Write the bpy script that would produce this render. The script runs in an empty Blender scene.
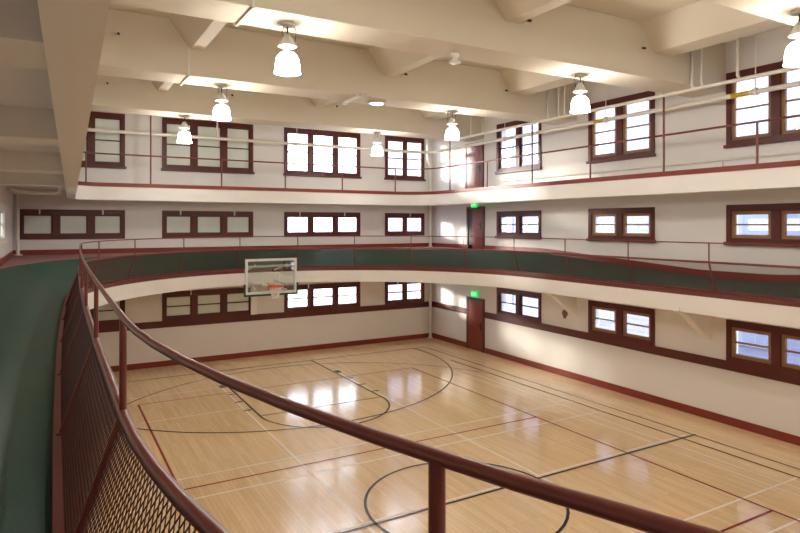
import bpy, bmesh, math, random
from math import sin, cos, pi, radians, sqrt
from mathutils import Vector, Matrix
random.seed(5)
SC = bpy.context.scene
COL = SC.collection

# ------------------------------------------------------------------ materials
def srgb(r, g, b):
    f = lambda c: (c / 255 / 12.92) if c / 255 <= .04045 else ((c / 255 + .055) / 1.055) ** 2.4
    return (f(r), f(g), f(b), 1)

def nodes(name):
    m = bpy.data.materials.new(name); m.use_nodes = True
    nt = m.node_tree
    return m, nt, nt.nodes['Principled BSDF']

def paint(name, rgb, rough=.5, var=.06, scale=3.0, bump=0.0, spec=.4, metallic=0.0):
    m, nt, b = nodes(name)
    tc = nt.nodes.new('ShaderNodeTexCoord'); no = nt.nodes.new('ShaderNodeTexNoise')
    no.inputs['Scale'].default_value = scale; no.inputs['Detail'].default_value = 4
    nt.links.new(tc.outputs['Object'], no.inputs['Vector'])
    mx = nt.nodes.new('ShaderNodeMix'); mx.data_type = 'RGBA'
    c = srgb(*rgb)
    mx.inputs[6].default_value = tuple(max(0, v * (1 - var)) for v in c[:3]) + (1,)
    mx.inputs[7].default_value = tuple(min(1, v * (1 + var)) for v in c[:3]) + (1,)
    nt.links.new(no.outputs['Fac'], mx.inputs[0]); nt.links.new(mx.outputs[2], b.inputs['Base Color'])
    b.inputs['Roughness'].default_value = rough; b.inputs['Specular IOR Level'].default_value = spec
    b.inputs['Metallic'].default_value = metallic
    if bump:
        bp = nt.nodes.new('ShaderNodeBump'); bp.inputs['Strength'].default_value = bump; bp.inputs['Distance'].default_value = .01
        n2 = nt.nodes.new('ShaderNodeTexNoise'); n2.inputs['Scale'].default_value = scale * 25
        nt.links.new(tc.outputs['Object'], n2.inputs['Vector'])
        nt.links.new(n2.outputs['Fac'], bp.inputs['Height']); nt.links.new(bp.outputs['Normal'], b.inputs['Normal'])
    return m

def emit(name, rgb, strength, lin=None):
    m, nt, b = nodes(name)
    c = lin or srgb(*rgb)
    b.inputs['Base Color'].default_value = (c[0], c[1], c[2], 1)
    b.inputs['Emission Color'].default_value = (c[0], c[1], c[2], 1); b.inputs['Emission Strength'].default_value = strength
    return m

def glass(name, tint=(.97, .98, .98), gloss=.06):
    m, nt, b = nodes(name); nt.nodes.remove(b)
    out = [n for n in nt.nodes if n.type == 'OUTPUT_MATERIAL'][0]
    tr = nt.nodes.new('ShaderNodeBsdfTransparent'); tr.inputs['Color'].default_value = tint + (1,)
    gl = nt.nodes.new('ShaderNodeBsdfGlossy'); gl.inputs['Roughness'].default_value = .02
    lw = nt.nodes.new('ShaderNodeLayerWeight'); lw.inputs['Blend'].default_value = .12
    ma = nt.nodes.new('ShaderNodeMath'); ma.operation = 'MULTIPLY_ADD'; ma.inputs[1].default_value = .5; ma.inputs[2].default_value = gloss
    ms = nt.nodes.new('ShaderNodeMixShader')
    nt.links.new(lw.outputs['Fresnel'], ma.inputs[0]); nt.links.new(ma.outputs[0], ms.inputs[0])
    nt.links.new(tr.outputs[0], ms.inputs[1]); nt.links.new(gl.outputs[0], ms.inputs[2]); nt.links.new(ms.outputs[0], out.inputs['Surface'])
    return m

def maple():
    m, nt, b = nodes('maple_floor'); L = nt.links.new
    tc = nt.nodes.new('ShaderNodeTexCoord'); mp = nt.nodes.new('ShaderNodeMapping'); mp.inputs['Rotation'].default_value = (0, 0, pi / 2)
    L(tc.outputs['Object'], mp.inputs['Vector'])
    br = nt.nodes.new('ShaderNodeTexBrick'); br.inputs['Scale'].default_value = 1
    br.inputs['Brick Width'].default_value = 1.5; br.inputs['Row Height'].default_value = .085; br.inputs['Mortar Size'].default_value = .0012
    br.inputs['Color1'].default_value = srgb(*FLOOR_A); br.inputs['Color2'].default_value = srgb(*FLOOR_B); br.inputs['Mortar'].default_value = srgb(150, 112, 72)
    br.offset = .37
    L(mp.outputs[0], br.inputs['Vector'])
    mp2 = nt.nodes.new('ShaderNodeMapping'); mp2.inputs['Scale'].default_value = (14, .8, 1); L(tc.outputs['Object'], mp2.inputs['Vector'])
    no = nt.nodes.new('ShaderNodeTexNoise'); no.inputs['Scale'].default_value = 1; no.inputs['Detail'].default_value = 3; L(mp2.outputs[0], no.inputs['Vector'])
    cr = nt.nodes.new('ShaderNodeMapRange'); cr.inputs[1].default_value = .3; cr.inputs[2].default_value = .7; cr.inputs[3].default_value = .93; cr.inputs[4].default_value = 1.04; L(no.outputs['Fac'], cr.inputs[0])
    mx = nt.nodes.new('ShaderNodeMix'); mx.data_type = 'RGBA'; mx.blend_type = 'MULTIPLY'; mx.inputs[0].default_value = 1
    L(br.outputs['Color'], mx.inputs[6]); L(cr.outputs[0], mx.inputs[7]); L(mx.outputs[2], b.inputs['Base Color'])
    n3 = nt.nodes.new('ShaderNodeTexNoise'); n3.inputs['Scale'].default_value = .6; L(tc.outputs['Object'], n3.inputs['Vector'])
    r2 = nt.nodes.new('ShaderNodeMapRange'); r2.inputs[3].default_value = .10; r2.inputs[4].default_value = .22; L(n3.outputs['Fac'], r2.inputs[0]); L(r2.outputs[0], b.inputs['Roughness'])
    b.inputs['Specular IOR Level'].default_value = .8
    bp = nt.nodes.new('ShaderNodeBump'); bp.inputs['Strength'].default_value = .04; bp.inputs['Distance'].default_value = .01
    n4 = nt.nodes.new('ShaderNodeTexNoise'); n4.inputs['Scale'].default_value = 5; L(mp.outputs[0], n4.inputs['Vector']); L(n4.outputs['Fac'], bp.inputs['Height']); L(bp.outputs['Normal'], b.inputs['Normal'])
    return m

def brickwall():
    m, nt, b = nodes('outside_brick'); L = nt.links.new
    tc = nt.nodes.new('ShaderNodeTexCoord'); mp = nt.nodes.new('ShaderNodeMapping'); mp.inputs['Rotation'].default_value = (0, pi / 2, 0)
    sx = nt.nodes.new('ShaderNodeSeparateXYZ'); cx = nt.nodes.new('ShaderNodeCombineXYZ')
    L(tc.outputs['Object'], sx.inputs[0]); L(sx.outputs[1], cx.inputs[0]); L(sx.outputs[2], cx.inputs[1])
    br = nt.nodes.new('ShaderNodeTexBrick'); br.inputs['Scale'].default_value = 1
    br.inputs['Brick Width'].default_value = .5; br.inputs['Row Height'].default_value = .17; br.inputs['Mortar Size'].default_value = .018
    br.inputs['Color1'].default_value = srgb(122, 126, 152); br.inputs['Color2'].default_value = srgb(114, 117, 142); br.inputs['Mortar'].default_value = srgb(130, 133, 156)
    L(cx.outputs[0], br.inputs['Vector']); L(br.outputs['Color'], b.inputs['Base Color']); b.inputs['Roughness'].default_value = .9
    return m

FLOOR_A = (240, 210, 166); FLOOR_B = (229, 196, 149)
WALL = paint('cream_wall_paint', (231, 227, 223), .6, .02, .8)
CEIL = paint('warm_ceiling_paint', (214, 204, 184), .6, .02, .8)
FASC = paint('ivory_fascia_paint', (244, 241, 236), .5, .02, 1.5)
TRIM = paint('red_brown_trim_paint', (90, 36, 29), .42, .08, 4)
RED = paint('red_brown_baseboard_paint', (128, 50, 36), .4, .07, 4)
CURB = paint('maroon_curb_paint', (108, 55, 48), .4, .06, 6)
RAIL = paint('maroon_rail_paint', (116, 53, 46), .32, .06, 8, spec=.5)
MESHM = paint('maroon_mesh_paint', (80, 40, 37), .4, .05, 8)
TAN = paint('tan_wood_sash', (156, 118, 78), .45, .08, 6)
DOORM = paint('red_door_paint', (128, 54, 40), .35, .08, 2)
GREEN = paint('green_track_rubber', (30, 70, 56), .42, .16, 2.2, .25)
PLUM = paint('plum_platform_floor', (150, 104, 104), .55, .08, 2)
BLACKL = paint('black_court_paint', (34, 32, 34), .25, .05, 8)
REDL = paint('red_court_paint', (140, 50, 42), .25, .05, 8)
WHITEL = paint('white_court_paint', (246, 236, 222), .25, .02, 8)
PIPE = paint('white_pipe_paint', (228, 222, 210), .4, .03, 5)
STEEL = paint('pale_grey_metal', (196, 194, 186), .35, .05, 8, metallic=.3)
DARK = paint('dark_metal', (34, 30, 28), .4, .05, 8)
FROST = paint('grey_green_frosted_pane', (222, 229, 219), .35, .05, 1.2)
BOARDF = paint('white_backboard_frame', (226, 228, 224), .35, .03, 6)
PAD = paint('green_backboard_padding', (22, 74, 54), .5, .08, 8)
ORANGE = paint('orange_rim_paint', (226, 84, 40), .35, .05, 8)
NETM = paint('white_net_cord', (238, 234, 228), .8, .03, 20)
BRONZE = paint('brown_bell_metal', (128, 92, 72), .4, .1, 8)
YELLOW = paint('yellow_pipe_band', (206, 168, 34), .5, .05, 8)
GROUNDM = paint('outside_ground', (170, 170, 168), .9, .08, .5)
DARKWIN = paint('outside_window_glass', (136, 142, 166), .15, .1, 1)
LIGHTTRIM = paint('outside_stone_trim', (150, 154, 166), .8, .04, 1)
MAPLE = maple()
BRICK = brickwall()
CLEAR = glass('clear_window_glass')
BGLASS = glass('backboard_glass', (.94, .98, .96), .14)
SHADE = emit('glowing_glass_shade', (255, 226, 180), 46.0, (1, .97, .92))
NECK = glass('clear_neck_glass', (.95, .95, .93), .15)
EXITG = emit('green_exit_glow', (20, 190, 84), 1.0)
EXITW = emit('pale_exit_letters', (190, 255, 205), 1.0)
DISCG = emit('bluish_disc_glow', (225, 232, 255), 5.0)

# ------------------------------------------------------------------ mesh builder
class MB:
    def __init__(s): s.v = []; s.f = []; s.sm = []
    def add(s, vs, fs, smooth=False):
        o = len(s.v); s.v += [tuple(p) for p in vs]
        for f in fs: s.f.append(tuple(i + o for i in f)); s.sm.append(smooth)
        return s
    def box(s, x0, x1, y0, y1, z0, z1):
        if x0 > x1: x0, x1 = x1, x0
        if y0 > y1: y0, y1 = y1, y0
        v = [(x0, y0, z0), (x1, y0, z0), (x1, y1, z0), (x0, y1, z0), (x0, y0, z1), (x1, y0, z1), (x1, y1, z1), (x0, y1, z1)]
        return s.add(v, [(0, 3, 2, 1), (4, 5, 6, 7), (0, 1, 5, 4), (1, 2, 6, 5), (2, 3, 7, 6), (3, 0, 4, 7)])
    def tube(s, pts, r, n=8, closed=False, cap=True, smooth=True):
        P = [Vector(p) for p in pts]; m = len(P); rings = []
        up = Vector((0, 0, 1))
        for i, p in enumerate(P):
            if closed: t = P[(i + 1) % m] - P[i - 1]
            else: t = P[min(i + 1, m - 1)] - P[max(i - 1, 0)]
            t.normalize()
            a = t.cross(up)
            if a.length < 1e-3: a = t.cross(Vector((1, 0, 0)))
            a.normalize(); b = a.cross(t)
            rr = r[i] if isinstance(r, (list, tuple)) else r
            rings.append([p + a * (rr * cos(2 * pi * k / n + pi / n)) + b * (rr * sin(2 * pi * k / n + pi / n)) for k in range(n)])
        vs = [q for g in rings for q in g]; fs = []
        for i in range(m if closed else m - 1):
            j = (i + 1) % m
            for k in range(n):
                l = (k + 1) % n; fs.append((i * n + k, i * n + l, j * n + l, j * n + k))
        s.add(vs, fs, smooth)
        if cap and not closed:
            s.add(rings[0], [tuple(range(n))][::-1]); s.add(rings[-1], [tuple(reversed(range(n)))])
        return s
    def lathe(s, prof, c=(0, 0, 0), n=24, axis='z', smooth=True):
        vs = []; fs = []
        for (r, h) in prof:
            for k in range(n):
                a = 2 * pi * k / n; x, y = r * cos(a), r * sin(a)
                p = (x, y, h) if axis == 'z' else ((h, x, y) if axis == 'x' else (x, h, y))
                vs.append((p[0] + c[0], p[1] + c[1], p[2] + c[2]))
        for i in range(len(prof) - 1):
            for k in range(n):
                l = (k + 1) % n; fs.append((i * n + k, i * n + l, (i + 1) * n + l, (i + 1) * n + k))
        return s.add(vs, fs, smooth)
    def sweep(s, rings, closed=True, smooth=False, close_section=True):
        m = len(rings); n = len(rings[0]); vs = [q for g in rings for q in g]; fs = []
        for i in range(m if closed else m - 1):
            j = (i + 1) % m
            for k in range(n if close_section else n - 1):
                l = (k + 1) % n; fs.append((i * n + k, j * n + k, j * n + l, i * n + l))
        s.add(vs, fs, smooth)
        if not closed and close_section:
            s.add(rings[0], [tuple(range(n))]); s.add(rings[-1], [tuple(reversed(range(n)))])
        return s
    def ribbon(s, pts, w, z, closed=False):      # flat painted line on the floor
        P = [Vector((p[0], p[1], 0)) for p in pts]; m = len(P); vs = []
        for i, p in enumerate(P):
            t = (P[(i + 1) % m] - P[i - 1]) if closed else (P[min(i + 1, m - 1)] - P[max(i - 1, 0)])
            t.normalize(); q = Vector((-t.y, t.x, 0)) * (w / 2)
            vs += [(p.x + q.x, p.y + q.y, z), (p.x - q.x, p.y - q.y, z)]
        fs = []
        for i in range(m if closed else m - 1):
            j = (i + 1) % m; fs.append((2 * i, 2 * i + 1, 2 * j + 1, 2 * j))
        return s.add(vs, fs)
    def build(s, name, mat, parent=None, bevel=0, recalc=True):
        me = bpy.data.meshes.new(name); me.from_pydata(s.v, [], s.f)
        me.polygons.foreach_set('use_smooth', s.sm)
        if recalc:
            bm = bmesh.new(); bm.from_mesh(me); bmesh.ops.recalc_face_normals(bm, faces=bm.faces); bm.to_mesh(me); bm.free()
        me.materials.append(mat); me.update()
        o = bpy.data.objects.new(name, me); COL.objects.link(o)
        if parent is not None: o.parent = parent
        if bevel:
            b = o.modifiers.new('bevel', 'BEVEL'); b.width = bevel; b.segments = 2; b.limit_method = 'ANGLE'
        return o

def tag(o, label=None, cat=None, group=None, kind=None):
    if label: o['label'] = label
    if cat: o['category'] = cat
    if group: o['group'] = group
    if kind: o['kind'] = kind
    return o
def empty(name, loc=(0, 0, 0), rz=0):
    o = bpy.data.objects.new(name, None); o.empty_display_size = .2; COL.objects.link(o); o.location = loc; o.rotation_euler = (0, 0, rz); return o
def struct(o, label, cat): return tag(o, label, cat, None, 'structure')
def copy_tree(o, parent=None):
    c = o.copy(); COL.objects.link(c)
    if parent is not None: c.parent = parent
    for ch in [x for x in bpy.data.objects if x.parent == o]: copy_tree(ch, c)
    return c

# ------------------------------------------------------------------ dimensions
XL, XR, YB, YN_ = -1.05, 15.0, 23.3, -4.9
ZC = 9.75
EYE = 5.1

# ------------------------------------------------------------------ floor and court lines
fl = MB().box(XL - .4, XR + .4, YN_ - .4, YB + .4, -.25, 0).build('floor', MAPLE)
struct(fl, 'polished pale maple gym floor with painted court lines', 'floor')
CXC = 6.68; YCL = 9.2; W = .05; Z1, Z2, Z3 = .004, .006, .008
def arc(cx, cy, r, a0, a1, n=48): return [(cx + r * cos(radians(a0 + (a1 - a0) * i / n)), cy + r * sin(radians(a0 + (a1 - a0) * i / n))) for i in range(n + 1)]
bl = MB()
for X in (13.53, 2 * CXC - 13.53): bl.ribbon([(X, YB - 1.75), (X, -3.2)], .035, Z3)
for X in (13.07, ): bl.ribbon([(X, 19.0), (X, -3.2)], W, Z3)
bl.ribbon([(2 * CXC - 13.53, YCL), (13.6, YCL + .1)], .055, Z3)
bl.ribbon(arc(6.65, YCL, 1.84, 0, 360)[:-1], .055, Z3, closed=True)
for sg in (1, -1):
    yb = YCL + sg * 12.35
    bl.ribbon([(2 * CXC - 13.53, yb), (13.53, yb)], .035, Z3)
    yf = YCL + sg * 6.75
    for X in (4.85, 8.5): bl.ribbon([(X, yb), (X, yf)], W, Z3)
    bl.ribbon([(4.85, yf), (8.5, yf)], .035, Z3)
    bl.ribbon(arc(CXC, yf, 1.83, 180 if sg > 0 else 180, 360 if sg > 0 else 0), W, Z3)
    cy = YCL + sg * 11.6
    a = math.degrees(math.asin(.12))
    bl.ribbon(arc(6.62, cy, 6.4, 173, 367, 72) if sg > 0 else arc(6.62, cy, 6.4, 187, -7, 72), W, Z3)
    bl.ribbon(arc(6.8, YCL + sg * 5.4, 6.5, 18 if sg > 0 else -18, 162 if sg > 0 else -162, 60), .03, Z3)
    for X in (4.85 - .15, 8.5 + .15):
        bl.box(X - .09, X + .09, yb - sg * 1.95, yb - sg * 2.25, .001, Z3)
        for dy in (3.1, 4.0, 4.9): bl.box(X - .1, X + .1, yb - sg * dy, yb - sg * (dy + .05), .001, Z3)
bl.build('black_court_line', BLACKL, fl)
rl = MB()
rl.ribbon([(2.16, 18.65), (2.16, -.25)], W, Z2); rl.ribbon([(11.17, 18.65), (11.17, -.25)], W, Z2)
for y in (18.65, -.25): rl.ribbon([(2.16, y), (11.17, y)], .04, Z2)
for y in (12.25, 6.15): rl.ribbon([(2.16, y), (11.17, y)], W, Z2)
rl.build('red_court_line', REDL, fl)
wl = MB()
for y in (12.78, 11.75, 6.7, 5.73): wl.ribbon([(.6, y), (13.07, y)], .045, Z1)
for X in (4.65, 8.6): wl.ribbon([(X, 19.2), (X, -.9)], .045, Z1)
wl.ribbon([(.3, YCL + .11), (13.4, YCL + .21)], .04, Z1)
for y in (19.4, 16.9): wl.ribbon([(2.0, y), (4.8, y)], .035, Z1)
for X in (12.55, 12.2): wl.ribbon([(X, 17.5), (X, -1)], .03, Z1)
wl.build('white_court_line', WHITEL, fl)

# ------------------------------------------------------------------ walls with window openings
UB = [('A', -.9, 2.27, 3), ('B', 3.49, 6.8, 3), ('C', 8.05, 11.39, 3), ('D', 12.59, 14.59, 2)]
UR = [(16.18, 18.62), (11.53, 13.99), (6.93, 9.39), (2.32, 4.78), (-2.3, .16)]
LV = [(1.60, 2.68), (4.61, 5.60), (7.07, 8.95)]
IN = .05
def wall_mesh(u0, u1, holes, zmax, place, t=.4):
    us = sorted(set([u0, u1] + [h[0] for h in holes] + [h[1] for h in holes]))
    zs = sorted(set([-.2, zmax] + [h[2] for h in holes] + [h[3] for h in holes]))
    solid = lambda i, j: 0 <= i < len(us) - 1 and 0 <= j < len(zs) - 1 and not any(h[0] - 1e-6 <= us[i] and us[i + 1] <= h[1] + 1e-6 and h[2] - 1e-6 <= zs[j] and zs[j + 1] <= h[3] + 1e-6 for h in holes)
    vid = {}; vs = []; fs = []
    def V(i, j, k):
        if (i, j, k) not in vid: vid[(i, j, k)] = len(vs); vs.append(place(us[i], zs[j], k * t))
        return vid[(i, j, k)]
    for i in range(len(us) - 1):
        for j in range(len(zs) - 1):
            if not solid(i, j): continue
            fs.append((V(i, j, 0), V(i + 1, j, 0), V(i + 1, j + 1, 0), V(i, j + 1, 0)))
            fs.append((V(i, j, 1), V(i, j + 1, 1), V(i + 1, j + 1, 1), V(i + 1, j, 1)))
            for (di, dj, a, b) in ((-1, 0, (i, j), (i, j + 1)), (1, 0, (i + 1, j), (i + 1, j + 1)), (0, -1, (i, j), (i + 1, j)), (0, 1, (i, j + 1), (i + 1, j + 1))):
                if not solid(i + di, j + dj): fs.append((V(*a, 0), V(*b, 0), V(*b, 1), V(*a, 1)))
    return MB().add(vs, fs)
hb = [(x0 + IN, x1 - IN, z0 + IN, z1 - IN) for (_, x0, x1, _n) in UB for (z0, z1) in LV]
hr = [(y0 + IN, y1 - IN, z0 + IN, z1 - IN) for (y0, y1) in UR for (z0, z1) in LV]
UL = (15.7, 18.6)
hl = [(UL[0] + IN, UL[1] - IN, 4.61 + IN, 5.60 - IN)]
struct(wall_mesh(XL, XR, hb, ZC, lambda u, z, k: (u, YB + k, z)).build('wall_back', WALL), 'cream back wall behind the basketball hoop', 'wall')
struct(wall_mesh(YN_, YB + .4, hr, ZC, lambda u, z, k: (XR + k, u, z)).build('wall_right', WALL), 'cream right wall with the doors and paired windows', 'wall')
struct(wall_mesh(YN_, YB + .4, hl, ZC, lambda u, z, k: (XL - k, u, z)).build('wall_left', WALL), 'pale left wall beyond the green track', 'wall')
struct(MB().box(XL - .4, XR + .4, YN_ - .4, YN_, -.2, ZC).build('wall_front', WALL), 'plain cream wall on the camera side', 'wall')

wn = [0]
def window(loc, rz, w, z0, z1, lights, pane, sash_mat, muntin, label, mull=.26, sill=True, latches=(), trim=TRIM):
    wn[0] += 1
    r = empty('window_%d' % wn[0], loc, rz); struct(r, label, 'window')
    cw = .12; h = z1 - z0
    c = MB()
    c.box(0, cw, -.045, .09, 0, h).box(w - cw, w, -.045, .09, 0, h).box(cw, w - cw, -.045, .09, h - .17, h).box(cw, w - cw, -.045, .09, 0, .15)
    pw = (w - 2 * cw - mull * (lights - 1)) / lights
    for i in range(lights - 1):
        u = cw + pw * (i + 1) + mull * i
        c.box(u, u + mull, -.045, .09, .15, h - .17)
    c.build('casing', trim, r, .006)
    if sill: MB().box(-.04, w + .04, -.10, .0, -.03, .05).build('sill', trim, r, .008)
    sw = .085 if sash_mat is TAN else .045
    for i in range(lights):
        u0 = cw + i * (pw + mull); u1 = u0 + pw
        s = MB(); a, b = .15, h - .17
        s.box(u0, u0 + sw, .0, .075, a, b).box(u1 - sw, u1, .0, .075, a, b).box(u0 + sw, u1 - sw, .0, .075, a, a + sw).box(u0 + sw, u1 - sw, .0, .075, b - sw, b)
        if muntin: s.box(u0 + sw, u1 - sw, .01, .065, (a + b) / 2 - .022, (a + b) / 2 + .022)
        so = s.build('sash', sash_mat, r)
        MB().box(u0 + sw, u1 - sw, .035, .041, a + sw, b - sw).build('pane', pane, so)
    for u in latches:
        MB().box(u - .02, u + .02, -.085, -.045, h - .16, h + .05).box(u - .035, u + .035, -.075, -.045, h - .02, h + .02).build('latch', PIPE, r)
    return r
LN = ['at court floor level', 'along the running track level', 'along the top balcony']
BN = {'A': 'leftmost three-light window on the back wall', 'B': 'three-light grey-green paned window left of centre on the back wall', 'C': 'bright three-light window right of centre on the back wall', 'D': 'bright two-light window on the back wall next to the far corner'}
for (k, x0, x1, n) in UB:
    for li, (z0, z1) in enumerate(LV):
        w = x1 - x0
        lat = [w * .19, w * .78] if li == 1 and n == 3 else ([w * .62] if li == 1 else ([w * .3] if li == 0 else []))
        window((x0, YB, z0), 0, w, z0, z1, n, FROST if k in 'AB' else CLEAR, TRIM, li != 1, 'red-brown ' + BN[k] + ', ' + LN[li], .18 if n == 3 else .16, li == 2, lat)
RN = ['nearest the doors', 'in the middle of the row', 'at the right edge of the photo', 'just beyond the right edge of the photo', 'at the camera end of the wall']
for ri, (y0, y1) in enumerate(UR):
    for li, (z0, z1) in enumerate(LV):
        window((XR, y1, z0), -pi / 2, y1 - y0, z0, z1, 2, CLEAR, TRIM if ri == 0 else TAN, True, 'paired window on the right wall ' + RN[ri] + ', ' + LN[li], .22, li != 0)
window((XL, UL[0], 4.61), pi / 2, UL[1] - UL[0], 4.61, 5.60, 2, CLEAR, PIPE, True, 'white-framed window on the left wall seen at the edge past the track', .26, True, (), PIPE)

# ------------------------------------------------------------------ chair rails, baseboards
struct(MB().box(XL, XR, YB - .035, YB, 1.39, 1.63).build('trim_1', TRIM, None, .006), 'red-brown sill rail along the back wall at court level', 'trim')
for n, (a, b) in enumerate(((YN_, 19.36), (20.62, YB - .035))):
    struct(MB().box(XR - .035, XR, a, b, 1.39, 1.63).build('trim_%d' % (n + 2), TRIM, None, .006), 'red-brown sill rail on the right wall ' + ('between the door and the far corner' if n else 'under the court level windows'), 'trim')
struct(MB().box(XL, XR, YB - .03, YB, 0, .2).build('baseboard_back', RED, None, .005), 'red-brown baseboard along the back wall of the court', 'baseboard')
for n, (a, b) in enumerate(((YN_, 19.36), (20.62, YB - .03))):
    struct(MB().box(XR - .03, XR, a, b, 0, .21).build('baseboard_right' + ('_short' if n else ''), RED, None, .005), 'red baseboard on the right court wall ' + ('between the door and far corner' if n else 'running toward the camera from the door'), 'baseboard')
struct(MB().box(XL, XL + .03, YN_, YB - .03, 0, .2).build('baseboard_left', RED, None, .005), 'red-brown baseboard of the left court wall under the track', 'baseboard')

# ------------------------------------------------------------------ running track gallery
CX, YF, YN = 6.95, 15.2, 3.05
R0 = 6.65; LST = YF - YN; PER = 2 * LST + 2 * pi * R0
def pt(s, R):
    p, d = pt0(s, R)
    if p.x < CX and p.y > 3:      # the left side drifts inward toward the far end
        k = .0019 * (min(p.y, 15.6) - 3) ** 2
        p = Vector((p.x + k * min(1, max(0, (CX - p.x) / R)) * min(1, max(0, (7.99 - R) / 1.0)), p.y, 0))
    return p, d
def pt0(s, R):
    s %= PER
    if s < LST: return Vector((CX - R, YN + s, 0)), Vector((-1, 0, 0))
    s -= LST; A = pi * R0
    if s < A:
        a = pi - s / R0; d = Vector((cos(a), sin(a), 0)); return Vector((CX, YF, 0)) + d * R, d
    s -= A
    if s < LST: return Vector((CX + R, YF - s, 0)), Vector((1, 0, 0))
    s -= LST
    a = -s / R0; d = Vector((cos(a), sin(a), 0)); return Vector((CX, YN, 0)) + d * R, d
def svals():
    A = pi * R0; o = []
    o += [LST * i / 24 for i in range(24)]; o += [LST + A * i / 64 for i in range(64)]
    o += [LST + A + LST * i / 24 for i in range(24)]; o += [2 * LST + A + A * i / 64 for i in range(64)]
    return o
SV = svals()
def zout(y):
    return 4.10 - .062 * (6.87 - min(6.87, max(.9, abs(y - 9.2))))
def P3(s, R, z): p, d = pt(s, R); return (p.x, p.y, z)
ZI = 3.44
trk = []
for s in SV:
    p, d = pt(s, 8.0); zo = zout(p.y)
    ro = 7.99 if d.x < 0 else 8.05
    trk.append([P3(s, 6.9 + (ro - 6.9) * k / 6, ZI + (zo - ZI) * (k / 6) ** 1.05) for k in range(7)])
top = MB().sweep(trk, True, True, False)
tf = top.build('floor_track', GREEN); struct(tf, 'green banked running track floor curving around the gym', 'floor')
# flat plum platforms in the four corners
def corner(cy, sy, sx):
    v = []; f = []; n = 24; yw = YB if sy > 0 else YN_
    xw = XR if sx > 0 else XL
    ro = 8.05 if sx > 0 else 7.99
    for i in range(n + 1):
        a = pi / 2 * i / n
        x, y = CX + sx * ro * cos(a), cy + sy * ro * sin(a)
        # outer point on the wall outline
        dx, dy = cos(a) * sx, sin(a) * sy
        tx = (xw - x) / dx if abs(dx) > 1e-6 else 1e9; ty = (yw - y) / dy if abs(dy) > 1e-6 else 1e9
        if i == n // 2: ox, oy = xw, yw
        elif i < n // 2: ox, oy = xw, cy + (yw - cy) * (i / (n / 2))
        else: ox, oy = x + (xw - x) * 0, yw; ox = CX + (xw - CX) * (1 - (i - n / 2) / (n / 2))
        v += [(x, y, 4.105), (ox, oy, 4.105), (ox, oy, 4.0), (x, y, 4.0)]
    for i in range(n):
        o = 4 * i
        for k in range(4): f.append((o + k, o + (k + 1) % 4, o + 4 + (k + 1) % 4, o + 4 + k))
    return MB().add(v, f)
for (cy, sy, nm) in ((YF, 1, 'far'), (YN, -1, 'near')):
    for (sx, nx) in ((-1, 'left'), (1, 'right')):
        struct(corner(cy, sy, sx).build('floor_platform', PLUM), 'plum painted flat corner of the track gallery, %s %s corner' % (nm, nx), 'floor')
# ivory fascia + underside
fz = []
for s in SV:
    p, d = pt(s, 8.0); ro = 7.99 if d.x < 0 else 8.05
    fz.append([P3(s, 6.78, 3.35), P3(s, 6.78, 2.91), P3(s, 7.02, 2.91), P3(s, 7.02, 3.0), P3(s, ro, 3.0), P3(s, ro, 3.2), P3(s, 7.02, 3.33)])
struct(MB().sweep(fz, True, False, True).build('trim_4', FASC), 'ivory curved fascia and underside below the running track', 'trim')
for (cy, sy, nm) in ((YF, 1, 'far'), (YN, -1, 'near')):
    for sx, nx in ((-1, 'left'), (1, 'right')):
        m = corner(cy, sy, sx); m.v = [(a, b, c - 1.0) for a, b, c in m.v]
        struct(m.build('ceiling_soffit', CEIL), 'cream underside of the track gallery, %s %s corner' % (nm, nx), 'ceiling')
# haunched brackets on the right wall under the track
for y, lb in ((9.93, 'between the two nearer window pairs'), (14.63, 'between the bell and the middle windows'), (5.4, 'past the right edge of the photo')):
    v = []
    for yy in (y - .11, y + .11): v += [(XR, yy, 2.06), (XR, yy, 3.0), (XR - 1.3, yy, 3.0), (XR - 1.3, yy, 2.92), (XR - .95, yy, 2.78)]
    f = [(0, 1, 2, 3, 4), (9, 8, 7, 6, 5)] + [(i, (i + 1) % 5, 5 + (i + 1) % 5, 5 + i) for i in range(5)]
    struct(MB().add(v, f).build('haunch_beam', FASC), 'cream sloped bracket under the track on the right wall ' + lb, 'bracket')
# gallery baseboards following the bank
def wallstrip(name, pts, n, t, zf, h, label):
    r = []
    for (x, y) in pts:
        z = zf(x, y); q = (x + n[0] * t, y + n[1] * t)
        r.append([(x, y, z), (x, y, z + h), (q[0], q[1], z + h), (q[0], q[1], z)])
    return struct(MB().sweep(r, False).build(name, RED), label, 'baseboard')
yy = [YN_ + (YB - YN_) * i / 60 for i in range(61)]
wallstrip('baseboard_track_right', [(XR, y) for y in yy if not 19.3 < y < 20.7 or True], (-1, 0), .03, lambda x, y: zout(y) - .01 + .0, .18, 'red baseboard of the right wall along the running track')
wallstrip('baseboard_track_left', [(XL, y) for y in yy], (1, 0), .03, lambda x, y: zout(y) - .01, .18, 'dark red baseboard of the left wall beside the running track')
wallstrip('baseboard_track_back', [(XL + (XR - XL) * i / 40, YB) for i in range(41)], (0, -1), .03, lambda x, y: 4.09, .18, 'dark red baseboard of the back wall along the running track')

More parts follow.
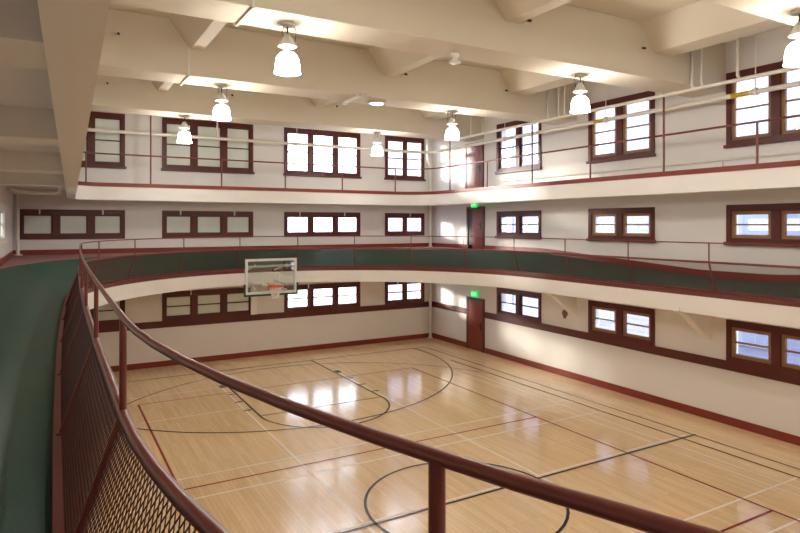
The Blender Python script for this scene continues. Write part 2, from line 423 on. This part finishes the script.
# ------------------------------------------------------------------ track railing: ONE thing
RAILING = empty('track_railing', (CX - 6.7, YN, 3.5)); tag(RAILING, 'maroon pipe railing with expanded metal panels around the running track', 'railing')
RAILING.location = (0, 0, 0)
ZM, ZH = 4.2, 4.66; RM, RC = 6.65, 6.885
MB().tube([P3(s, RM, ZH) for s in SV], .0155, 12, True).build('handrail', RAIL, RAILING)
MB().tube([P3(s, RM, ZM) for s in SV], .028, 12, True).build('mid_rail', RAIL, RAILING)
MB().sweep([[P3(s, 6.775, 3.35), P3(s, 6.775, 3.46), P3(s, 6.86, 3.46), P3(s, 6.86, 3.52), P3(s, 6.94, 3.52), P3(s, 6.94, 3.35)] for s in SV], True).build('kick_curb', CURB, RAILING)
posts = [.12 + 2.103 * k for k in range(9)] + [v + .10 for v in (19.07, 21.37, 23.6, 25.74, 27.92, 30.04, 32.19, 34.5, 36.84, 39.18)] + [39.28 + 2.16 * k for k in range(1, 11)] + [62.1, 63.965]
def lean(s, t, off=0):      # point on the sloped mesh plane, t=0 bottom, 1 top
    p, d = pt(s, RC + (RM - RC) * t + off); return Vector((p.x, p.y, 3.52 + (ZM - 3.52) * t))
for s in posts:
    p, d = pt(s, RM)
    b = lean(s, 0)
    MB().tube([b, lean(s, 1)], .023, 8).tube([(p.x, p.y, ZM), (p.x, p.y, ZH)], .0165, 10).box(b.x - .035, b.x + .035, b.y - .035, b.y + .035, 3.515, 3.535).build('post', RAIL, RAILING)
def panel(s0, s1):
    L = s1 - s0; nx = max(2, round(L / .042)); nz = 20; m = MB(); r = .0035
    for half in (0, 1):
        for j in range(nz):
            for i in range(nx + 1):
                # two strands rising from lattice node (i, j)
                off = .5 * (j % 2)
                u0 = i + off
                for du in (-.5, .5):
                    if half == 0 and du > 0: continue
                    if half == 1 and du < 0: continue
                    u1 = u0 + du
                    if u0 > nx or u1 < 0 or u1 > nx: continue
                    a = lean(s0 + L * u0 / nx, j / nz); b = lean(s0 + L * u1 / nx, (j + 1) / nz)
                    t = (b - a).normalized(); n_ = Vector((0, 0, 1)).cross(t)
                    if n_.length < 1e-4: continue
                    p, d = pt(s0 + L * u0 / nx, 1.0); q = t.cross(d).normalized() * r; k = d * (r * .8)
                    m.add([a + q, a - q * .5 + k, a - q * .5 - k, b + q, b - q * .5 + k, b - q * .5 - k], [(0, 1, 4, 3), (1, 2, 5, 4), (2, 0, 3, 5)])
    return m
for i, s in enumerate(posts):
    e = posts[i + 1] if i + 1 < len(posts) else PER + posts[0]
    panel(s, e).build('mesh_panel', MESHM, RAILING, recalc=False)

# ------------------------------------------------------------------ top balcony (slab, fascia, railing)
def roundc(cx, cy, r, a0, a1, n=10): return [(cx + r * cos(radians(a0 + (a1 - a0) * i / n)), cy + r * sin(radians(a0 + (a1 - a0) * i / n))) for i in range(n + 1)]
EDGE = [(.125 + .0258 * y, y) for y in (-3.9, -1, 2, 5, 10, 15, 21.3)]
EDGE += roundc(1.4, 21.35, .77, 180, 90)[1:] + [(4, 22.12), (8, 22.12), (12.2, 22.12)] + roundc(12.6, 20.9, 1.2, 90, 0)[0:] + [(13.8, 18), (13.8, 12), (13.8, 6), (13.8, -3.9)]
def offset(P, w):
    o = []
    for i, p in enumerate(P):
        a = Vector(P[max(i - 1, 0)]); b = Vector(P[min(i + 1, len(P) - 1)]); t = (b - a).normalized(); n = Vector((-t.y, t.x)); o.append((p[0] + n.x * w, p[1] + n.y * w))
    return o
def band(P, w0, w1, z0, z1):
    A, B = offset(P, w0), offset(P, w1)
    return MB().sweep([[(a[0], a[1], z0), (a[0], a[1], z1), (b[0], b[1], z1), (b[0], b[1], z0)] for a, b in zip(A, B)], False)
struct(band(EDGE, 0, .23, 5.9, 6.36).build('trim_5', FASC), 'ivory edge beam of the top balcony around the gym', 'trim')
# slab out to the walls
def outer(p):
    x, y = p
    cx = XL if x < 1.0 and y < 21.6 else (XR if x > 13.0 and y < 21.5 else None)
    if cx is not None: return (cx, min(YB, y + (1.2 if y > 21.0 else 0)))
    return (x, YB)
EI = offset(EDGE, .2)
sl = MB(); rr = []
for p in EI:
    x, y = p
    if y <= 21.36 and x < 2: q = (XL, y)
    elif y <= 20.95 and x > 12: q = (XR, y)
    elif x < 1.45: t = (x - EI[6][0]) / max(.01, (1.45 - EI[6][0])); q = (XL, YB) if t < .5 else (XL + (1.45 - XL) * (t - .5) * 2, YB)
    elif x > 12.6: t = (x - 12.6) / 1.0; q = (XR, YB) if t > .5 else (12.6 + (XR - 12.6) * t * 2, YB)
    else: q = (x, YB)
    rr.append([(x, y, 6.22), (x, y, 6.36), (q[0], q[1], 6.36), (q[0], q[1], 6.22)])
struct(sl.sweep(rr, False).build('ceiling_balcony', WALL), 'shaded cream underside of the top balcony slab', 'ceiling')
for i, y in enumerate((3.5, 7.1, 11.2, 15.2, -.2)):
    struct(MB().box(XL, .125 + .0258 * y - .12, y - .27, y + .27, 5.93, 6.23).build('ceiling_beam', WALL), 'short cream beam under the left balcony, %s along from the camera' % ['first', 'second', 'third', 'fourth', 'overhead'][i], 'beam')
BR = empty('balcony_railing'); tag(BR, 'thin maroon pipe railing along the edge of the top balcony', 'railing')
A_ = offset(EDGE, .0)
B0 = offset(EDGE, -.02); B1 = offset(EDGE, .1)
MB().sweep([[(a[0], a[1], 6.345), (a[0], a[1], 6.47), (b[0], b[1], 6.47), (b[0], b[1], 6.345)] for a, b in zip(B0, B1)], False).build('kick_curb', RED, BR)
RP = offset(EDGE, .05)
MB().tube([(x, y, 7.42) for x, y in RP], .027, 8).build('top_rail', RAIL, BR)
for X, tall in ((1.0, 0), (2.96, 1), (5.33, 0), (7.71, 0), (10.06, 0), (12.47, 0)):
    MB().tube([(X, 22.17 if X > 1.3 else 22.0, 6.44), (X, 22.17 if X > 1.3 else 22.0, 9.7 if tall else 7.42)], .026, 8).build('hanger_rod' if tall else 'post', RAIL, BR)
for Y, tall in ((20.17, 1), (17.78, 0), (15.38, 1), (12.87, 0), (10.38, 1), (7.96, 0), (5.5, 0), (3.1, 1)):
    MB().tube([(13.85, Y, 6.44), (13.85, Y, (8.55 if Y == 10.38 or Y == 15.38 or Y == 20.17 else 9.7) if tall else 7.42)], .028, 8).build('hanger_rod' if tall else 'post', RAIL, BR)
for k in range(8):
    y = 2.2 + k * 2.45; x = .2 + .028 * max(0, y - 3)
    MB().tube([(x - .07, y, 6.44), (x - .07, y, 7.42)], .02, 8).build('post', RAIL, BR)

# ------------------------------------------------------------------ ceiling, beams
struct(MB().box(XL - .4, XR + .4, YN_ - .4, YB + .4, ZC, ZC + .3).build('ceiling', CEIL), 'cream ceiling slab above the beams', 'ceiling')
BY = [(-4.2, -3.25), (.2, 1.15), (4.8, 5.75), (9.42, 10.37), (14.5, 15.45), (19.45, 20.4)]
bn = ['behind the camera end', 'above the camera', 'closest in view', 'second in view', 'third in view', 'farthest, near the back wall']
for (a, b), n in zip(BY, bn):
    struct(MB().box(XL, XR, a, b, 8.5, ZC).build('ceiling_beam', CEIL, None, .02), 'deep cream ceiling beam across the gym, ' + n, 'beam')
gaps = [(BY[i][1], BY[i + 1][0]) for i in range(1, 5)] + [(20.4, YB)]
for gi, (a, b) in enumerate(gaps):
    for xi, (x0, x1) in enumerate(((2.78, 3.05), (7.8, 8.1), (12.2, 12.85))):
        if gi == 4: continue
        v = []
        for xx, dz in ((x0, -.48), (x1, .48)):
            v += [(xx + dz, a, ZC), (xx + dz, b, ZC), (xx, b, 9.1), (xx, a, 9.1)]
        f = [(0, 1, 2, 3), (7, 6, 5, 4)] + [(i, (i + 1) % 4, 4 + (i + 1) % 4, 4 + i) for i in range(4)]
        struct(MB().add(v, f).build('cross_beam', CEIL, None, .015), 'cream cross beam between main beams, bay %s, %s line' % (['over the camera', 'before the nearest lamps', 'behind the second beam', 'behind the third beam'][gi], ['left', 'middle', 'right'][xi]), 'beam')

# ------------------------------------------------------------------ doors
dn = [0]
def door(y0, y1, z0, z1, label, mat=DOORM, panels=False, ajar=0):
    dn[0] += 1
    r = empty('door_%d' % dn[0], (XR, y1, z0), -pi / 2); struct(r, label, 'door')
    w = y1 - y0; h = z1 - z0; c = .11
    MB().box(0, c, -.06, .0, 0, h).box(w - c, w, -.06, 0, 0, h).box(c, w - c, -.06, 0, h - c, h).build('door_frame', TRIM, r, .006)
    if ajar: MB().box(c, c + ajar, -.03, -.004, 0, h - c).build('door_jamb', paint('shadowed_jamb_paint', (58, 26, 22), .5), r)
    lf = MB().box(c + ajar, w - c, -.045, -.005, .01, h - c).build('door_leaf', mat, r, .004)
    if panels:
        q = MB()
        for (a, b) in ((.15, .85), (1.0, h - .3)): q.box(c + ajar + .12, w - c - .12, -.052, -.044, a, b)
        q.build('door_panel', mat, lf, .006)
    MB().box(w - c - .14, w - c - .07, -.055, -.044, .85, 1.15).tube([(w - c - .105, -.055, 1.05), (w - c - .105, -.11, 1.05), (w - c - .2, -.11, 1.05)], .014, 8).build('door_handle', DARK, lf)
door(19.40, 20.57, 0.0, 2.13, 'red-brown court door in the right wall under a green exit sign')
door(19.40, 20.57, 4.06, 5.82, 'dark red-brown panelled door opening onto the running track', DOORM, True, .28)
door(19.46, 20.67, 6.36, 8.42, 'sunlit red-brown door on the top balcony beside the far corner', DOORM, True)

def exit_sign(z, label):
    r = empty('exit_sign', (XR - .06, 20.02, z)); tag(r, label, 'sign', 'green exit signs over the doors')
    MB().box(-.03, .06, -.19, .19, -.12, .12).build('sign_box', EXITG, r, .01)
    cu = bpy.data.curves.new('exit_text', 'FONT'); cu.body = 'EXIT'; cu.size = .17; cu.align_x = 'CENTER'; cu.align_y = 'CENTER'; cu.extrude = .003
    t = bpy.data.objects.new('sign_lettering', cu); COL.objects.link(t); t.location = (-.034, 0, 0); t.rotation_euler = (pi / 2, 0, -pi / 2); cu.materials.append(EXITW)
    bpy.context.view_layer.update()
    me = bpy.data.meshes.new_from_object(t.evaluated_get(bpy.context.evaluated_depsgraph_get())); tm = bpy.data.objects.new('sign_lettering', me); COL.objects.link(tm); tm.parent = r; tm.location = t.location; tm.rotation_euler = t.rotation_euler; bpy.data.objects.remove(t)
exit_sign(2.27, 'green exit sign above the court level door'); exit_sign(5.9, 'green exit sign above the running track door')

# ------------------------------------------------------------------ basketball hoop
HX, HY_ = 6.66, 20.6
H = empty('basketball_hoop', (HX, HY_, 2.7)); tag(H, 'glass basketball backboard with orange rim hanging from the track edge', 'basketball hoop')
hw = .915; hh = 1.22
MB().box(-hw + .04, hw - .04, -.006, .006, .04, hh - .04).build('glass_board', BGLASS, H)
MB().box(-hw, -hw + .085, -.025, .025, 0, hh).box(hw - .085, hw, -.025, .025, 0, hh).box(-hw + .085, hw - .085, -.025, .025, 0, .085).box(-hw + .085, hw - .085, -.025, .025, hh - .085, hh).build('board_frame', BOARDF, H, .006)
q = MB(); 
q.box(-.305, -.275, -.011, -.006, .3, .75).box(.275, .305, -.011, -.006, .3, .75).box(-.275, .275, -.011, -.006, .72, .75).box(-.275, .275, -.011, -.006, .3, .33)
q.build('target_square', BOARDF, H)
q = MB().box(-hw - .03, hw + .03, -.045, .045, -.06, .005).box(-hw - .04, -hw + .012, -.045, .045, -.06, .36).box(hw - .012, hw + .04, -.045, .045, -.06, .36)
q.build('edge_padding', PAD, H, .012)
rim = MB()
RZ = .30; RYc = -.42
rim.tube([(.228 * cos(2 * pi * i / 32), RYc + .228 * sin(2 * pi * i / 32), RZ) for i in range(32)], .020, 8, True)
rim.box(-.11, .11, -.2, -.01, RZ - .02, RZ + .006).box(-.11, .11, -.03, -.006, RZ - .16, RZ + .02)
rim.tube([(-.1, -.02, RZ - .13), (-.17, RYc + .16, RZ)], .01, 6).tube([(.1, -.02, RZ - .13), (.17, RYc + .16, RZ)], .01, 6)
ro = rim.build('rim', ORANGE, H)
net = MB(); K = 12
rad = [.222, .19, .16, .135, .12, .125]
for j in range(5):
    for k in range(K):
        for d in (-.5, .5):
            a0 = 2 * pi * (k + .5 * (j % 2)) / K; a1 = 2 * pi * (k + .5 * (j % 2) + d) / K
            net.tube([(rad[j] * cos(a0), RYc + rad[j] * sin(a0), RZ - .085 * j), (rad[j + 1] * cos(a1), RYc + rad[j + 1] * sin(a1), RZ - .085 * (j + 1))], .010, 5)
net.build('net', NETM, ro)
q = MB()
for sx in (-.55, .55):
    q.tube([(sx, .03, .3), (sx, 1.33, .35)], .035, 8); q.tube([(sx, .03, 1.0), (sx, 1.33, .72)], .03, 8); q.tube([(sx, .03, .12), (sx * .5, 1.5, .24)], .03, 8)
q.build('support_arm', FASC, H)
q = MB().tube([(-.83, .06, .95), (.83, .06, .97)], .042, 8).tube([(-.84, .05, .05), (-.84, .05, 1.18)], .02, 8).tube([(.84, .05, .05), (.84, .05, 1.18)], .02, 8)
q.build('rear_brace', BOARDF, H)

# ------------------------------------------------------------------ pendant lamps
def make_lamp():
    r = empty('pendant_lamp')
    tag(r, 'x', 'lamp', 'bell glass pendant lamps under the ceiling beams')
    MB().lathe([(0, 0), (.12, 0), (.12, -.05), (.05, -.07), (0, -.07)], n=20).box(-.16, .06, -.05, .05, -.03, 0).build('ceiling_plate', STEEL, r)
    MB().tube([(0, 0, -.06), (0, 0, -.2)], .012, 8).tube([(.02 * cos(a), 0, -.2 + .02 * sin(a)) for a in [i * pi / 6 for i in range(12)]], .006, 6, True).build('hook', DARK, r)
    MB().tube([(.12, 0, -.03), (.15, 0, -.12), (.14, 0, -.28), (.1, 0, -.36)], .007, 6).tube([(-.06, 0, -.04), (-.1, 0, -.2), (-.07, 0, -.27)], .006, 6).build('cord', DARK, r)
    MB().lathe([(0, -.2), (.035, -.2), (.07, -.25), (.11, -.33), (.15, -.39), (.16, -.42), (.14, -.43), (.03, -.43), (0, -.43)], n=24).build('ballast_housing', STEEL, r)
    MB().lathe([(.095, -.43), (.085, -.46), (.09, -.52), (.12, -.56)], n=20).build('glass_neck', NECK, r)
    MB().tube([(0, 0, -.42), (0, 0, -.55)], .03, 8).build('socket', STEEL, r)
    sh = MB().lathe([(.115, -.54), (.155, -.58), (.185, -.64), (.2, -.72), (.206, -.82), (.215, -.87), (.222, -.9), (.21, -.9), (.2, -.86), (.195, -.82), (.185, -.72), (.17, -.645), (.145, -.59), (.1, -.55)], n=32).build('glass_shade', SHADE, r)
    MB().lathe([(0, -.55), (.05, -.58), (.07, -.66), (.05, -.76), (0, -.8)], n=16).build('bulb', SHADE, r)
    return r
lamp0 = make_lamp()
LA = [(3.48, 9.90, 'largest hanging bell lamp at upper left, under the second beam'), (3.62, 15.05, 'bell lamp hanging at upper left under the third beam'), (3.64, 19.9, 'small bell lamp in front of the left grey-green balcony window'),
      (10.46, 19.95, 'small bell lamp hanging at the right of the bright back window'), (10.45, 15.1, 'bell lamp hanging near the far corner under the third beam'), (10.42, 9.98, 'bell lamp in front of the middle paired window of the top balcony'), (10.33, 5.27, 'large bell lamp cut by the right edge of the photo')]
for i, (x, y, lb) in enumerate(LA):
    o = lamp0 if i == 0 else copy_tree(lamp0)
    o.location = (x, y, 8.5); o['label'] = lb; o.scale = (1, 1, .94)
    o.rotation_euler = (0, 0, [0, .3, .1, -.2, 2.6, 3.0, .4][i])
for (x, y) in ((3.55, 5.3), (3.55, .7), (10.3, .7), (3.55, -3.7), (10.3, -3.7)):      # the lamps of the unseen half of the hall
    ld = bpy.data.lights.new('hall_lamp', 'POINT'); ld.energy = 110; ld.color = (1, .97, .92); ld.shadow_soft_size = .2
    lo = bpy.data.objects.new('hall_lamp', ld); COL.objects.link(lo); lo.location = (x, y, 7.8)

# ------------------------------------------------------------------ pipes
def riser(m, x, y, z0, z1, r): m.tube([(x, y, z0), (x, y, z1)], r, 8)
P = empty('sprinkler_pipe'); tag(P, 'long white pipe hung along the balcony edge, with yellow bands', 'pipe')
MB().tube([(.35, 22.25, 8.18), (13.6, 22.25, 8.18), (13.95, 22.1, 8.18), (14.2, 21.7, 8.18), (14.2, 0, 8.18)], .058, 12).build('main_pipe', PIPE, P)
for x in (3.0, 5.2, 8.2, 11.5): 
    MB().tube([(x, 22.25, 8.2), (x, 22.25, 9.75)], .012 if x != 5.2 else .03, 8).build('hanger', PIPE, P)
for y in (8.2, 12.6, 17.2):
    MB().tube([(14.2, y, 8.2), (14.2, y, 9.75)], .012, 8).lathe([(.07, -.05), (.085, -.05), (.085, .05), (.07, .05)], (14.2, y, 8.18), 14, 'y').build('hanger', PIPE, P)
for y in (8.55, 12.8): MB().lathe([(.06, -.22), (.0605, .22)], (14.2, y, 8.18), 16, 'y').build('yellow_band', YELLOW, P)
P = empty('conduit_pipe'); tag(P, 'thinner white pipe with upright risers above the banded pipe, right side', 'pipe')
MB().tube([(13.5, 19.3, 8.37), (13.5, 0, 8.37)], .045, 10).build('main_pipe', PIPE, P)
for y, rr_ in ((9.33, .05), (9.08, .035), (8.2, .035), (7.0, .035), (14.28, .035), (13.8, .03), (13.55, .03), (18.3, .03), (17.6, .03)):
    MB().tube([(13.5, y - .12, 8.37), (13.5, y - .03, 8.40), (13.5, y, 8.49), (13.5, y, 9.74)], rr_, 8).build('riser', PIPE, P)
P = empty('drain_pipe'); tag(P, 'white vertical pipe standing in the far corner through all levels', 'pipe')
MB().tube([(14.8, 23.1, 0), (14.8, 23.1, 7.6), (14.75, 23.05, 7.75), (14.5, 22.8, 7.95), (14.45, 22.75, 8.1), (14.45, 22.75, 9.75)], .065, 10).build('pipe_run', PIPE, P)
for z in (.12, 4.2, 6.45): MB().lathe([(.065, 0), (.11, 0), (.11, .03), (.065, .03)], (14.8, 23.1, z - .1), 14).build('floor_collar', PIPE, P)
P = empty('corner_pipe'); tag(P, 'white vertical pipe in the left corner beside the leftmost track window', 'pipe')
MB().tube([(-.9, 23.1, 4.1), (-.9, 23.1, 6.22)], .055, 10).build('pipe_run', PIPE, P)
MB().lathe([(.055, 0), (.14, 0), (.14, .03), (.055, .05)], (-.9, 23.1, 4.105), 14).build('floor_collar', PIPE, P)
P = empty('overhead_pipe'); tag(P, 'thick white bent pipe under the left balcony ceiling', 'pipe')
MB().tube([(-.95, 20.6, 6.02), (-.2, 20.6, 6.02), (.12, 20.55, 6.02), (.22, 20.45, 6.04), (.24, 20.3, 6.1), (.24, 20.2, 6.22)], .055, 10).build('pipe_run', PIPE, P)
MB().tube([(-.95, 19.2, 6.05), (-.45, 20.2, 6.0)], .045, 8).build('branch', PIPE, P)
P = empty('heating_pipe'); MB().tube([(14.95, 18.3, 6.75), (14.95, -2, 6.75)], .03, 8).build('pipe_run', PIPE, P)
for y in (17.5, 13.5, 9.5, 5.5): MB().box(14.94, 14.97, y - .015, y + .015, 6.36, 6.74).build('pipe_stand', PIPE, P)
tag(P, 'thin white pipe low along the top balcony right wall', 'pipe')
struct(MB().box(6.7, 6.93, YB - .1, YB, 1.63, 3.05).build('trim_6', FASC, None, .01), 'white boxed upright on the back wall beneath the hoop', 'trim')

# ------------------------------------------------------------------ small ceiling fittings
def px_ray(x, y):
    l = (x - 400) / 611.; th = radians(29.8)
    return Vector((sin(th) + l * cos(th), cos(th) - l * sin(th), -(y - 224.5) / 611.))
SP = [(8.27, 9.42, 9.17, 'on the second beam beside the middle cross beam'), (1.27, 14.5, 9.2, 'far left on the third beam'), (1.42, 19.45, 9.15, 'far left on the farthest beam'), (4.97, 19.45, 9.18, 'on the farthest beam, right of the second lamp'),
      (8.55, 19.45, 9.18, 'on the farthest beam below the round bluish glowing disc'), (8.4, 14.5, 9.2, 'on the third beam right of the middle cross beam'), (11.9, 14.5, 9.14, 'on the third beam left of the right cross beam'), (11.67, 9.42, 9.11, 'on the second beam left of the right cross beam')]
sp0 = None
for i, (x, y, z, lb) in enumerate(SP):
    if sp0 is None:
        sp0 = empty('ceiling_sprinkler'); MB().tube([(0, .0, 0), (0, -.12, 0)], .02, 8).lathe([(.045, 0), (.045, -.02), (0, -.02)], (0, 0, 0), 12, 'y').build('mount', PIPE, sp0)
        MB().tube([(0, -.12, 0), (0, -.2, -.03)], .028, 8).build('nozzle', DARK, sp0)
        o = sp0
    else: o = copy_tree(sp0)
    o.location = (x, y, z); tag(o, 'small dark sprinkler head ' + lb, 'sprinkler', 'sprinkler heads on the beams')
r = empty('strip_light', (7.06, 14.85, 8.5)); tag(r, 'narrow cream strip light across the underside of the third beam', 'light')
MB().box(-.06, .06, -.62, .62, -.05, 0).build('housing', PIPE, r, .01); MB().box(-.075, .075, .5, .66, -.07, 0).box(-.075, .075, -.66, -.5, -.07, 0).build('end_cap', STEEL, r)
for (y0, y1, nm) in ((9.42, 10.37, 'second'), (14.5, 15.45, 'third')):
    c = MB().box(2.73, 2.77, y0 - .03, y1 + .03, 8.47, 8.5).box(2.73, 2.77, y0 - .03, y0, 8.5, 9.7).build('conduit', PIPE); tag(c, 'thin painted conduit crossing the %s ceiling beam near its left end' % nm, 'conduit')
r = empty('glow_disc', (7.85, 15.0, 8.5)); tag(r, 'round bluish glowing disc on the underside of the third beam', 'light')  # emissive disc added for a bright bluish spot under the beam
MB().lathe([(0, 0), (.24, 0), (.24, -.05), (.2, -.06)], n=24).build('base', STEEL, r); MB().lathe([(.2, -.05), (.17, -.07), (.1, -.09), (0, -.095)], n=24).build('glow_face', DISCG, r)
r = empty('smoke_detector', (6.98, 10.0, 8.5)); tag(r, 'small white detector under the second beam', 'detector')
MB().lathe([(0, 0), (.09, 0), (.09, -.06), (.05, -.09), (.05, -.14), (.12, -.16), (.12, -.19), (0, -.2)], n=18).build('housing', PIPE, r)
r = empty('wall_bell', (XR, 15.05, 2.12), 0); tag(r, 'round brown bell on the right wall between window pairs at court level', 'bell')
MB().lathe([(0, -.05), (.05, -.055), (.11, -.035), (.13, 0)], (0, 0, 0), 20, 'x').build('gong', BRONZE, r); MB().box(-.03, 0, -.05, .05, -.17, -.1).build('striker_box', BRONZE, r)

# ------------------------------------------------------------------ outside
bd = empty('brick_building', (21.5, 0, 0)); tag(bd, 'pale brick building seen through the right wall windows', 'building')
MB().box(0, 6, -14, 40, -.3, 15).build('facade', BRICK, bd)
for lv in range(4):
    for k in range(11):
        y = -8 + k * 3.4; z = .9 + lv * 3.3
        w = MB().box(-.06, .02, y - .62, y + .62, z - .1, z + 1.9).build('window_surround', LIGHTTRIM, bd)
        MB().box(-.075, -.05, y - .45, y - .03, z + .05, z + 1.75).box(-.075, -.05, y + .03, y + .45, z + .05, z + 1.75).build('glazing', DARKWIN, w)
struct(MB().box(-60, 60, -40, 80, -.6, -.3).build('ground', GROUNDM), 'pale paved ground outside the gym', 'ground')

# ------------------------------------------------------------------ light
w = bpy.data.worlds.new('sky'); SC.world = w; w.use_nodes = True
bg = w.node_tree.nodes['Background']; bg.inputs['Color'].default_value = (.76, .85, 1.0, 1); bg.inputs['Strength'].default_value = 9.5
sd = bpy.data.lights.new('sun', 'SUN'); sd.energy = 10; sd.angle = radians(9.0); sd.color = (1, .93, .82)
so = bpy.data.objects.new('sun', sd); COL.objects.link(so)
so.rotation_euler = Vector((1, -1.4, -.28)).to_track_quat('-Z', 'Y').to_euler(); so.location = (-10, 40, 12)

# ------------------------------------------------------------------ camera
cd = bpy.data.cameras.new('camera'); co = bpy.data.objects.new('camera', cd); COL.objects.link(co)
co.location = (0, 0, EYE); co.rotation_euler = (pi / 2, 0, -radians(29.8))
cd.sensor_width = 36; cd.lens = 611 / 800 * 36; cd.shift_y = -(266.5 - 224.5) / 800; cd.clip_start = .05; cd.clip_end = 300
SC.camera = co
vs = SC.view_settings; SC.display_settings.display_device = 'sRGB'
vs.view_transform = 'Standard'; vs.look = 'None'; vs.gamma = 1; vs.use_curve_mapping = False; vs.exposure = 0.3
SC.cycles.use_denoising = True; SC.cycles.max_bounces = 10; SC.cycles.diffuse_bounces = 6; SC.cycles.transparent_max_bounces = 16; SC.cycles.sample_clamp_indirect = 6
SC.cycles.caustics_reflective = False; SC.cycles.caustics_refractive = False
